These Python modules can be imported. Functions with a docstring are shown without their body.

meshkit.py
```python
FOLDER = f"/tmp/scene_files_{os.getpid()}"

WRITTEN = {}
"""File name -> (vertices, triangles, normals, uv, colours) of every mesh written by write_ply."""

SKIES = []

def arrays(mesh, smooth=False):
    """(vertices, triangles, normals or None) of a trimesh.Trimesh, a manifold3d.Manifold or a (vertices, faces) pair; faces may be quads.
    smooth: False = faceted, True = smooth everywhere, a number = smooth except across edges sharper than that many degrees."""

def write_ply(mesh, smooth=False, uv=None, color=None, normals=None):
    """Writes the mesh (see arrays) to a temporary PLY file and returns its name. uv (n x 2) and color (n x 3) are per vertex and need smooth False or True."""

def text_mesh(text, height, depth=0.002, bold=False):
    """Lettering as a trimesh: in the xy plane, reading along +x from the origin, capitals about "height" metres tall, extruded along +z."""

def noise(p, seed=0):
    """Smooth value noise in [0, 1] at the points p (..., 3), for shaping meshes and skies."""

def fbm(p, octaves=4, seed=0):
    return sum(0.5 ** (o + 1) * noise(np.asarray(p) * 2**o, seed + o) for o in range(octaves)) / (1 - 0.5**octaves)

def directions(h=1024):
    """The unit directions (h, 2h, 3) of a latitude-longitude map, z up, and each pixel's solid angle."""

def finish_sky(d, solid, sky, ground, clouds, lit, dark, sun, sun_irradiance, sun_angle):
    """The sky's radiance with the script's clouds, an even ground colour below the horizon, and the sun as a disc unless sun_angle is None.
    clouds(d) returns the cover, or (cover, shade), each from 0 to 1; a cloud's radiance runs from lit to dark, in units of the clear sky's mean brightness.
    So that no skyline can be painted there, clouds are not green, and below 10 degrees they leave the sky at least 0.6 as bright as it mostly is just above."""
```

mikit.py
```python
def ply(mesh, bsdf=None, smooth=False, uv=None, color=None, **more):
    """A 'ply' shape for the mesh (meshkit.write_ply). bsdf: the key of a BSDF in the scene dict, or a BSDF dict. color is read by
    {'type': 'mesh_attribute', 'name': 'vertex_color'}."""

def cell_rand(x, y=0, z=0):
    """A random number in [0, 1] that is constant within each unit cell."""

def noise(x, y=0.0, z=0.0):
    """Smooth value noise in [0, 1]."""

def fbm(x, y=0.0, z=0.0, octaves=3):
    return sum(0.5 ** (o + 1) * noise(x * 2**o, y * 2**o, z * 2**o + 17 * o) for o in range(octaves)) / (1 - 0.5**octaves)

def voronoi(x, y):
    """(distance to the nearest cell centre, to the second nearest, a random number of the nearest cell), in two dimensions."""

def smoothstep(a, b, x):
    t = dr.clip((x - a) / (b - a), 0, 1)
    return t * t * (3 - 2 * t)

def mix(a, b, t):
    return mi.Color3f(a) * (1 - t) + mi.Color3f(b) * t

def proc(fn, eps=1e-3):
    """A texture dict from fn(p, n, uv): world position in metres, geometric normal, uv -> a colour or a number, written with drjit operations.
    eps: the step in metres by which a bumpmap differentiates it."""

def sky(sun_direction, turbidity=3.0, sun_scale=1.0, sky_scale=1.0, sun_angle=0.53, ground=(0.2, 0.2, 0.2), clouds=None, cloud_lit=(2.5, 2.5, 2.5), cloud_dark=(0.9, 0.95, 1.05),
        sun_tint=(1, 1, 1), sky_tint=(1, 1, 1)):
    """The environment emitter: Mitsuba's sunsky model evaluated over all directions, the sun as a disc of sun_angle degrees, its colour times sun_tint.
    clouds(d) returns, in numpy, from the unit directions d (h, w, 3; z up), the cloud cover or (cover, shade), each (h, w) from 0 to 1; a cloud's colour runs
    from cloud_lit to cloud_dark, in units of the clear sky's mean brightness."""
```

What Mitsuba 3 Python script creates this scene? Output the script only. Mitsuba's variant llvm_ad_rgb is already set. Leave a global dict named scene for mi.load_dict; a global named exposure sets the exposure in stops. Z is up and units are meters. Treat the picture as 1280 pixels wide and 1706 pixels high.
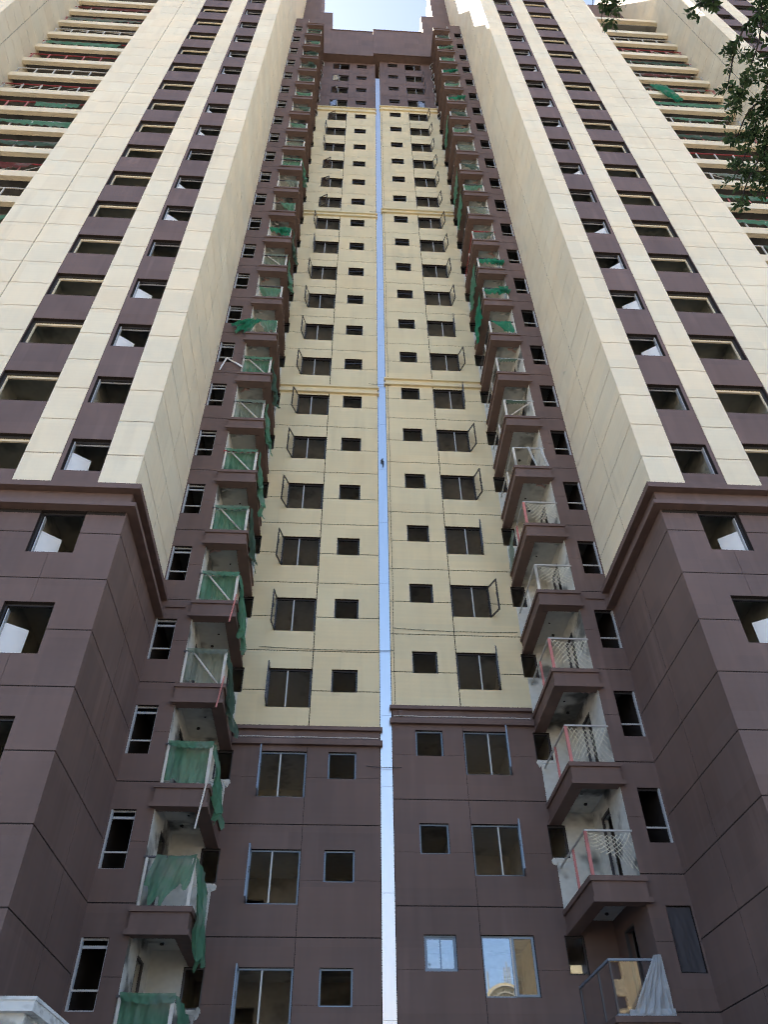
import math, random
import numpy as np, trimesh
import mitsuba as mi, drjit as dr
import mikit, meshkit
from mikit import proc, noise, fbm, smoothstep, mix, cell_rand

scene, labels = {'type': 'scene'}, {}
rng = random.Random(7)
nrng = np.random.default_rng(11)

# ------------------------------------------------------------------ camera, sky, exposure
CAM = np.array([0.0, 0.0, 1.6])
PITCH, YAW, ROLL, FPX = 0.7465, 0.0637, -0.0106, 1281.04
fwd = np.array([math.sin(YAW)*math.cos(PITCH), math.cos(YAW)*math.cos(PITCH), math.sin(PITCH)])
rgt0 = np.array([math.cos(YAW), -math.sin(YAW), 0.0])
up0 = np.cross(rgt0, fwd)
upv = -math.sin(ROLL)*rgt0 + math.cos(ROLL)*up0
scene['camera'] = {'type': 'perspective', 'fov': math.degrees(2*math.atan(640/FPX)), 'fov_axis': 'x',
                   'near_clip': 0.05, 'far_clip': 2000.0,
                   'principal_point_offset_x': 4.64/1280, 'principal_point_offset_y': -28.1/1706,
                   'to_world': mi.ScalarTransform4f().look_at(origin=CAM.tolist(), target=(CAM+fwd).tolist(), up=upv.tolist())}
SUN = (-1.0, 1.7, 6.1)


def cloud_cover(d):
    e = d[..., 2:3]
    q = d / np.maximum(e + 0.25, 0.05)
    n = meshkit.fbm(q * [2.2, 2.2, 1.0] + 5.0, 5, 3)
    c = np.clip((n - 0.54) / 0.25, 0, 1) * 0.5
    return c * np.clip(d[..., 2] * 6, 0, 1), np.clip((n - 0.6) / 0.3, 0, 1) * 0.5


scene['sky_light'] = mikit.sky(SUN, turbidity=2.2, ground=(0.17, 0.165, 0.15), sky_tint=(1.06, 0.98, 0.90), cloud_lit=(1.6, 1.6, 1.62), clouds=cloud_cover)
exposure = 3.5

# ------------------------------------------------------------------ materials
def two(b):
    return {'type': 'twosided', 'bsdf': b}


def pr(col, rough=0.6, **kw):
    c = col if isinstance(col, dict) else {'type': 'rgb', 'value': list(col)}
    return {'type': 'principled', 'base_color': c, 'roughness': rough, 'specular': 0.3, **kw}


def paint(col, seed, amount=0.09, drip=0.06, panel=0.07, streak=0.06, panelw=1.45):
    def fn(p, n, uv):
        lo = fbm(p.x*0.45 + seed, p.y*0.45, p.z*0.35, 3)
        st = fbm(p.x*5.0 + seed, p.y*5.0, p.z*0.35 + 3, 3)
        fine = noise(p.x*40, p.y*40, p.z*40)
        hb = noise(p.x*0.6 + seed, p.y*0.6, p.z*14.0)
        cell = cell_rand(dr.floor(p.x/1.3 + seed), dr.floor(p.y/2.0), dr.floor((p.z + 0.15)/panelw))
        strk = smoothstep(0.56, 0.78, fbm(p.x*3.1 + seed*2, p.y*3.1, p.z*0.16 + 7, 3))*smoothstep(0.35, 0.7, noise(p.x*0.7, p.y*0.7 + seed, p.z*0.45))
        k = 1.0 - streak*strk + amount*(lo - 0.5)*1.6 + drip*(st - 0.5) + 0.05*(fine - 0.5) + 0.04*(hb - 0.5) + panel*(cell - 0.5)
        hue = (noise(p.x*0.3 + 9, p.y*0.3, p.z*0.5) - 0.5)*0.05 + (cell_rand(dr.floor(p.x/1.3 + seed) + 5, dr.floor(p.y/2.0), dr.floor((p.z + 0.15)/panelw)) - 0.5)*0.035
        return mi.Color3f(col[0]*k*(1 + hue), col[1]*k, col[2]*k*(1 - hue))
    return proc(fn)


def plaster(col, seed, dirt=0.45):
    def fn(p, n, uv):
        lo = fbm(p.x*1.1 + seed, p.y*1.1, p.z*1.1, 4)
        sm = smoothstep(0.55, 0.72, lo)
        fine = fbm(p.x*9 + seed, p.y*9, p.z*9, 2)
        k = 0.9 + 0.2*fine - dirt*sm
        return mi.Color3f(col[0]*k, col[1]*k*0.995, col[2]*k*0.97)
    return proc(fn)


def stucco_bump(p, n, uv):
    return 0.0012*fbm(p.x*60, p.y*60, p.z*60, 2) + 0.004*fbm(p.x*2.5, p.y*2.5, p.z*2.5, 2)


def walls(col, seed, **kw):
    return {'type': 'bumpmap', 'arbitrary': proc(stucco_bump, 4e-3), 'scale': 1.0, 'bsdf': pr(paint(col, seed, **kw), 0.62)}


CREAM, SHADED_TAN, BROWN = (0.745, 0.652, 0.475), (0.655, 0.562, 0.358), (0.143, 0.095, 0.082)
scene['cream_paint'] = two(walls(CREAM, 1.0))
scene['shaded_tan_paint'] = two(walls(SHADED_TAN, 2.0))  # centre cream: tanner hue, and darkened to put the recess shade into the colour
scene['brown_paint'] = two(walls(BROWN, 4.0, amount=0.26, drip=0.20, panel=0.12, streak=-0.20))
scene['joint_dark'] = two(pr((0.030, 0.024, 0.022), 0.95))
scene['plaster'] = two(pr(plaster((0.62, 0.60, 0.56), 2.0, 0.35), 0.85))
scene['white_plaster'] = two(pr(plaster((0.56, 0.56, 0.53), 6.0, 0.75), 0.85))
scene['concrete'] = two(pr(plaster((0.62, 0.59, 0.53), 8.0, 0.3), 0.9))
scene['wing_plaster'] = two(pr(plaster((0.44, 0.43, 0.37), 14.0, 0.4), 0.9))
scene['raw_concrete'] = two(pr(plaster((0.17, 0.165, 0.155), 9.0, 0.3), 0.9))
scene['frame_dark'] = two(pr((0.085, 0.082, 0.088), 0.38, metallic=0.55))
scene['frame_blue'] = two(pr((0.20, 0.25, 0.31), 0.38, metallic=0.3))
scene['frame_light'] = two(pr((0.46, 0.47, 0.48), 0.45, metallic=0.2))
scene['steel_light'] = two(pr((0.50, 0.49, 0.46), 0.45, metallic=0.3))
scene['rail_white'] = two(pr(plaster((0.60, 0.58, 0.54), 3.0, 0.45), 0.6))
scene['rail_pink'] = two(pr(plaster((0.52, 0.20, 0.19), 5.0, 0.3), 0.55))
scene['rail_dark'] = two(pr((0.09, 0.085, 0.09), 0.45, metallic=0.4))
scene['red_paint'] = two(pr((0.36, 0.05, 0.05), 0.6))
scene['glass'] = {'type': 'thindielectric', 'int_ior': 1.52}
scene['mirror_glass'] = {'type': 'blendbsdf', 'weight': 0.30, 'a': {'type': 'thindielectric', 'int_ior': 1.52},
                         'b': {'type': 'conductor', 'specular_reflectance': {'type': 'rgb', 'value': [0.86, 0.92, 0.97]}}}
scene['dark_glass'] = {'type': 'blendbsdf', 'weight': 0.05, 'a': {'type': 'thindielectric', 'int_ior': 1.52},
                       'b': {'type': 'conductor', 'specular_reflectance': {'type': 'rgb', 'value': [0.8, 0.85, 0.9]}}}
scene['joint_metal'] = two({'type': 'roughconductor', 'material': 'Al', 'alpha': 0.16,
                            'specular_reflectance': proc(lambda p, n, uv: mi.Color3f(0.88, 0.86, 0.84)*(0.9 + 0.1*fbm(p.x*7, p.y, p.z*0.8, 3)))})
scene['board_white'] = two(pr((0.76, 0.76, 0.75), 0.5))
scene['pipe_white'] = two(pr((0.62, 0.60, 0.56), 0.4))
scene['pipe_pink'] = two(pr((0.55, 0.36, 0.31), 0.45))
scene['cable_dark'] = two(pr((0.03, 0.03, 0.03), 0.7))
scene['cloth_white'] = two(pr((0.72, 0.72, 0.72), 0.8))


def net_bsdf(col, opacity, seed):
    def fn(p, n, uv):
        k = 0.75 + 0.5*fbm(p.x*3 + seed, p.y*3, p.z*3, 3)
        dust = smoothstep(0.5, 0.75, fbm(p.x*1.7 + seed, p.y*1.7, p.z*1.7, 3))
        return mix(mi.Color3f(col[0], col[1], col[2])*k, mi.Color3f(0.30, 0.33, 0.30), dust*0.45)
    return {'type': 'mask', 'opacity': opacity,
            'b': {'type': 'principledthin', 'base_color': proc(fn), 'roughness': 0.8, 'diff_trans': 0.75, 'spec_trans': 0.0}}


scene['net_green'] = net_bsdf((0.125, 0.29, 0.185), 0.80, 0.0)
scene['net_bright'] = net_bsdf((0.04, 0.26, 0.15), 0.90, 3.0)
scene['net_grey'] = net_bsdf((0.24, 0.30, 0.235), 0.62, 7.0)
scene['net_dark'] = net_bsdf((0.085, 0.14, 0.105), 0.82, 9.0)
scene['red_cloth'] = net_bsdf((0.19, 0.06, 0.055), 0.75, 5.0)
scene['rope'] = two(pr((0.80, 0.76, 0.62), 0.8))
scene['plastic_film'] = {'type': 'mask', 'opacity': 0.72,
                         'b': {'type': 'principledthin', 'base_color': {'type': 'rgb', 'value': [0.74, 0.78, 0.80]}, 'roughness': 0.25, 'diff_trans': 0.7, 'spec_trans': 0.15, 'eta': 1.4}}
scene['film_grey'] = {**scene['plastic_film'], 'opacity': 0.8, 'b': {'type': 'principledthin', 'base_color': {'type': 'rgb', 'value': [0.15, 0.14, 0.15]}, 'roughness': 0.3, 'diff_trans': 0.7, 'spec_trans': 0.1, 'eta': 1.4}}
scene['tape_green'] = two(pr((0.16, 0.42, 0.33), 0.5))
scene['bark'] = two(pr(proc(lambda p, n, uv: mi.Color3f(0.055, 0.045, 0.04)*(0.6 + 0.9*fbm(p.x*30, p.y*30, p.z*9, 3))), 0.9))


def leaf_col(p, n, uv):
    k = noise(p.x*5, p.y*5, p.z*5)
    y = smoothstep(0.80, 0.9, noise(p.x*17 + 4, p.y*17, p.z*17))
    c = mix((0.055, 0.095, 0.045), (0.115, 0.165, 0.07), k)
    return c*(1 - y*0.6) + mi.Color3f(0.12, 0.11, 0.03)*(y*0.6)


scene['leaf'] = {'type': 'principledthin', 'base_color': proc(leaf_col), 'roughness': 0.5, 'diff_trans': 0.6, 'spec_trans': 0.0}


def cap_col(p, n, uv):
    d = fbm(p.x*4, p.y*4, p.z*6, 4)
    s = smoothstep(0.5, 0.68, d)
    return mix((0.64, 0.64, 0.61), (0.27, 0.27, 0.25), s*0.7)


scene['weathered_white'] = two(pr(proc(cap_col), 0.8))


def ground_col(p, n, uv):
    v = fbm(p.x*0.8, p.y*0.8, 0.0, 4)
    fine = noise(p.x*25, p.y*25)
    return mi.Color3f(0.19, 0.175, 0.15)*(0.75 + 0.4*v + 0.1*fine)


scene['ground_paving'] = two(pr(proc(ground_col), 0.9))
scene['far_cream'] = two(pr(paint((0.62, 0.54, 0.36), 12.0), 0.7))
scene['far_grey'] = two(pr(plaster((0.35, 0.35, 0.34), 12.0, 0.2), 0.8))

# ------------------------------------------------------------------ mesh helpers
FACES = np.array([[0, 1, 3], [0, 3, 2], [4, 6, 7], [4, 7, 5], [0, 4, 5], [0, 5, 1], [2, 3, 7], [2, 7, 6], [0, 2, 6], [0, 6, 4], [1, 5, 7], [1, 7, 3]])


class MB:
    def __init__(self):
        self.v, self.f, self.n = [], [], 0

    def add(self, v, f):
        v = np.asarray(v, float)
        self.v.append(v)
        self.f.append(np.asarray(f, int) + self.n)
        self.n += len(v)
        return self

    def box(self, a0, a1, b0, b1, c0, c1):
        a0, a1 = min(a0, a1), max(a0, a1)
        b0, b1 = min(b0, b1), max(b0, b1)
        return self.add([[x, y, z] for x in (a0, a1) for y in (b0, b1) for z in (c0, c1)], FACES)

    def tube(self, pts, r, sides=6):
        p = np.asarray(pts, float)
        t = np.gradient(p, axis=0)
        t /= np.linalg.norm(t, axis=1, keepdims=True) + 1e-12
        a = np.cross(t, np.where(np.abs(t[:, 2:]) < 0.9, [0, 0, 1.0], [1.0, 0, 0]))
        a /= np.linalg.norm(a, axis=1, keepdims=True) + 1e-12
        b = np.cross(t, a)
        ang = np.arange(sides)*2*np.pi/sides
        rr = np.broadcast_to(r, (len(p),))[:, None, None]
        v = p[:, None] + rr*(np.cos(ang)[None, :, None]*a[:, None] + np.sin(ang)[None, :, None]*b[:, None])
        i, j = np.meshgrid(np.arange(len(p)-1), np.arange(sides), indexing='ij')
        q = np.stack([i*sides+j, i*sides+(j+1) % sides, (i+1)*sides+(j+1) % sides, (i+1)*sides+j], -1).reshape(-1, 4)
        fs = [q[:, [0, 1, 2]], q[:, [0, 2, 3]]]
        if sides >= 3:
            cap0 = [[0, k+1, k] for k in range(1, sides-1)]
            o = (len(p)-1)*sides
            cap1 = [[o, o+k, o+k+1] for k in range(1, sides-1)]
            fs += [np.array(cap0), np.array(cap1)]
        return self.add(v.reshape(-1, 3), np.vstack(fs))

    def grid(self, P):
        h, w = P.shape[:2]
        i, j = np.meshgrid(np.arange(h-1), np.arange(w-1), indexing='ij')
        q = np.stack([i*w+j, i*w+j+1, (i+1)*w+j+1, (i+1)*w+j], -1).reshape(-1, 4)
        return self.add(P.reshape(-1, 3), np.vstack([q[:, [0, 1, 2]], q[:, [0, 2, 3]]]))

    def rotz_last(self, c, ang):
        """turn the last added block about the vertical through c"""
        v = self.v[-1]
        ca, sa = math.cos(ang), math.sin(ang)
        x, y = v[:, 0]-c[0], v[:, 1]-c[1]
        v[:, 0], v[:, 1] = c[0]+ca*x-sa*y, c[1]+sa*x+ca*y
        return self

    def get(self):
        return np.vstack(self.v), np.vstack(self.f)


used = {}


def fresh(name):
    """name, name_001, name_002 ..."""
    n = used.get(name, 0)
    used[name] = n + 1
    return name if n == 0 else f'{name}_{n:03d}'


XC, DZ = 1.4647, -0.7833


class Half:
    """One of the two mirrored towers; u is the distance from the joint between them."""

    def __init__(self, s, key, side):
        self.s, self.key, self.side = s, key, side
        self.dz = DZ if s < 0 else 0.0

    def world(self, vf):
        v, f = vf
        v = np.array(v, float)
        out = np.stack([XC + self.s*v[:, 0], v[:, 1], v[:, 2] + self.dz], 1)
        return out, (f[:, ::-1] if self.s < 0 else f)

    def ply(self, mb, mat, smooth=False):
        return mikit.ply(self.world(mb.get() if isinstance(mb, MB) else mb), mat, smooth)

    def put(self, part, mb, mat, smooth=False, label=None, kind=None):
        k = fresh(f'{self.key}__{part}')
        scene[k] = self.ply(mb, mat, smooth)
        if label or kind:
            labels[k] = {kk: vv for kk, vv in (('label', label), ('kind', kind)) if vv}
        return k

    def put_at(self, part, d, z):
        k = fresh(f'{self.key}__{part}')
        scene[k] = {**d, 'to_world': mi.ScalarTransform4f().translate([0, 0, z])}
        return k

    def sub(self, holder, part, d):
        k = fresh(f'{holder}__{part}')
        scene[k] = d
        return k


def struct(key, d):
    scene[key] = d
    labels[key] = {'label': key.replace('_', ' '), 'kind': 'structure'}


def thing(name, label, cat, group=None):
    k = fresh(name)
    labels[k] = {'label': label, 'category': cat}
    if group:
        labels[k]['group'] = group
    return k


ORD = ['bottom', 'second', 'third', 'fourth', 'fifth', 'sixth', 'seventh', 'eighth', 'ninth', 'tenth', 'eleventh', 'twelfth', 'thirteenth', 'fourteenth',
       'fifteenth', 'sixteenth', 'seventeenth', 'eighteenth', 'nineteenth', 'twentieth', 'twenty-first', 'twenty-second', 'twenty-third', 'twenty-fourth', 'topmost']

# ------------------------------------------------------------------ the setting: ground
g = MB()
g.add([[-900, -900, 0], [900, -900, 0], [900, 900, 0], [-900, 900, 0]], [[0, 1, 2], [0, 2, 3]])
struct('ground', mikit.ply(g.get(), 'ground_paving'))

# ------------------------------------------------------------------ the towers: measures in metres
D, B, W, L = 21.638, 19.021, 14.501, 17.5       # planes: centre wall, balcony block, wing front, loggia front
H, Z0 = 2.9, 7.4116                             # storey height, window heads of the lowest row
FL = lambda k: 8.10 + H*k                       # joint line above row k
MID = lambda k: 6.60 + H*k                      # half-storey joint of row k
NK = 25
GAP, UBAL, UBLK, UW, UE, U2 = 0.1954, 4.70, 5.97, 7.06, 15.05, 23.75
BACK = D + 11.0
ZC0, ZC1 = 14.0, 66.0                           # cream field of the centre wall
ZW0 = 16.92                                     # top of the wing cornice
PT = 0.02                                       # panel thickness
JG = 0.015                                      # half of a joint


def rects_minus(a0, a1, b0, b1, holes):
    A = sorted({a0, a1, *[x for h in holes for x in h[:2] if a0 < x < a1]})
    C = sorted({b0, b1, *[x for h in holes for x in h[2:] if b0 < x < b1]})
    out = []
    for c0, c1 in zip(C, C[1:]):
        run = None
        for x0, x1 in zip(A, A[1:]):
            mx, my = (x0+x1)/2, (c0+c1)/2
            if any(h[0] < mx < h[1] and h[2] < my < h[3] for h in holes):
                if run:
                    out.append((run[0], run[1], c0, c1))
                run = None
            else:
                run = (run[0], x1) if run else (x0, x1)
        if run:
            out.append((run[0], run[1], c0, c1))
    merged = []                                  # join cells stacked with the same width
    for r in out:
        for i, m in enumerate(merged):
            if abs(m[0]-r[0]) < 1e-9 and abs(m[1]-r[1]) < 1e-9 and abs(m[3]-r[2]) < 1e-9:
                merged[i] = (m[0], m[1], m[2], r[3])
                break
        else:
            merged.append(r)
    return merged


def slab(mb, plane, face, depth, a0, a1, b0, b1):
    """a block of wall: plane 'front' faces the camera (a is u), 'side' faces the joint (a is Y)"""
    if plane == 'front':
        mb.box(a0, a1, face, face+depth, b0, b1)
    else:
        mb.box(face, face+depth, a0, a1, b0, b1)


def pixels(pts):
    d = np.asarray(pts) - CAM
    z = np.maximum(d @ fwd, 0.1)
    r2 = math.cos(ROLL)*rgt0 + math.sin(ROLL)*up0
    return np.stack([FPX*(d @ r2)/z, FPX*(d @ upv)/z], 1)*0.6


def size_in_view(v):
    """how large a panel shows, to choose which ones become parts of their own"""
    q = pixels(v)
    if q[:, 0].max() < -400 or q[:, 0].min() > 400 or q[:, 1].max() < -540 or q[:, 1].min() > 540:
        return 0.0
    e = q.max(0) - q.min(0)
    return float(e[0]*e[1])


class Wall:
    """a backing wall with openings plus the panels scored into its face"""

    def __init__(self, half, name, plane, face, a0, a1, z0, z1, holes, depth=0.2):
        self.h, self.name, self.plane, self.face, self.holes = half, name, plane, face, holes
        self.lim = (a0, a1, z0, z1)
        m = MB()
        for r in rects_minus(a0, a1, z0, z1, holes):
            slab(m, plane, face+0.012, depth, *r)
        self.key = half.put(name, m, 'joint_dark')
        self.panels = []

    def panel(self, a0, a1, z0, z1, mat, proud=0.0, ga0=JG, ga1=JG, gz0=JG, gz1=JG):
        a0, a1, z0, z1 = a0+ga0, a1-ga1, z0+gz0, z1-gz1
        if a1-a0 < 0.02 or z1-z0 < 0.02:
            return
        near = [h for h in self.holes if h[0] < a1 and h[1] > a0 and h[2] < z1 and h[3] > z0]
        left_over = rects_minus(a0, a1, z0, z1, near)
        while left_over:                         # pieces that an opening cuts apart are panels of their own
            piece = [left_over.pop()]
            grown = True
            while grown:
                grown = False
                for r in list(left_over):
                    if any(r[0] < q[1]+1e-6 and r[1] > q[0]-1e-6 and r[2] < q[3]+1e-6 and r[3] > q[2]-1e-6 for q in piece):
                        piece.append(r)
                        left_over.remove(r)
                        grown = True
            m = MB()
            for r in piece:
                slab(m, self.plane, self.face-proud, PT+proud, *r)
            self.panels.append((m, mat))


def flush_panels(half, walls_):
    """the 300 panels that show largest become parts of their own, the rest one joined field per colour"""
    alls = []
    for w in walls_:
        for m, mat in w.panels:
            v, f = half.world(m.get())
            alls.append((size_in_view(v), w, v, f, mat))
    alls.sort(key=lambda t: -t[0])
    rest = {}
    for i, (a, w, v, f, mat) in enumerate(alls):
        if i < 300 and a > 60:
            scene[fresh(f'{w.key}__panel')] = mikit.ply((v, f), mat)
        else:
            rest.setdefault(mat, MB()).add(v, f)
    for mat, m in rest.items():
        k = fresh(f'{half.key}__distant_panels')
        scene[k] = mikit.ply(m.get(), mat)
        labels[k] = {'label': ('brown' if 'brown' in mat else 'cream') + ' wall panels too high up to tell apart', 'kind': 'stuff'}


SASH = {  # opening angle of the casement in each row, None = shut
    1: [None, 79, 77, 78, 112, 80, 108, 112, 83, 112, 82, 106, 104, 108, 110, 108, 106, 112, 108, 110, 106, 4, 100, 104, 6],
    -1: [89, 88, 86, 90, 99, 106, 112, 112, 114, 110, 108, 108, 106, 92, 104, 28, 20, 26, 98, 98, 24, 8, 16, 12, 6]}
SMALL = (0.91, 1.75)
BIG = (2.40, 3.79)
REAR = (4.59, 5.11)
TALL = (6.405, 7.02)


def frame_mesh(plane, face, a0, a1, z0, z1, t=0.045, d=0.06, inset=0.09, bars_a=(), bars_z=()):
    m = MB()
    f = face+inset
    slab(m, plane, f, d, a0, a1, z0, z0+t)
    slab(m, plane, f, d, a0, a1, z1-t, z1)
    slab(m, plane, f, d, a0, a0+t, z0+t, z1-t)
    slab(m, plane, f, d, a1-t, a1, z0+t, z1-t)
    for a in bars_a:
        slab(m, plane, f-0.004, d, a-t/2, a+t/2, z0+t, z1-t)
    for z in bars_z:
        slab(m, plane, f-0.004, d, a0+t, a1-t, z-t/2, z+t/2)
    return m


def sash_meshes(hinge_u, hinge_y, width, z0, z1, ang):
    """a casement hinged at its outer side, turned out by ang degrees; and its pane"""
    m, p = MB(), MB()
    t, d = 0.05, 0.04
    for a0, a1, b0, b1 in ((0, width, z0, z0+t), (0, width, z1-t, z1), (0, t, z0+t, z1-t), (width-t, width, z0+t, z1-t)):
        m.box(hinge_u-a1, hinge_u-a0, hinge_y-d/2, hinge_y+d/2, b0, b1)
        m.rotz_last((hinge_u, hinge_y), math.radians(ang))
    p.add([[hinge_u-width+t, hinge_y, z0+t], [hinge_u-t, hinge_y, z0+t], [hinge_u-t, hinge_y, z1-t], [hinge_u-width+t, hinge_y, z1-t]], [[0, 1, 2], [0, 2, 3]])
    p.rotz_last((hinge_u, hinge_y), math.radians(ang))
    h = MB()                                     # handle on the free stile
    h.box(hinge_u-width+0.01, hinge_u-width+0.035, hinge_y+d/2, hinge_y+d/2+0.03, (z0+z1)/2-0.08, (z0+z1)/2+0.08)
    h.rotz_last((hinge_u, hinge_y), math.radians(ang))
    return m, p, h


def one_pane(a0, a1, y, z0, z1):
    return MB().add([[a0, y, z0], [a1, y, z0], [a1, y, z1], [a0, y, z1]], [[0, 1, 2], [0, 2, 3]])


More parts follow.
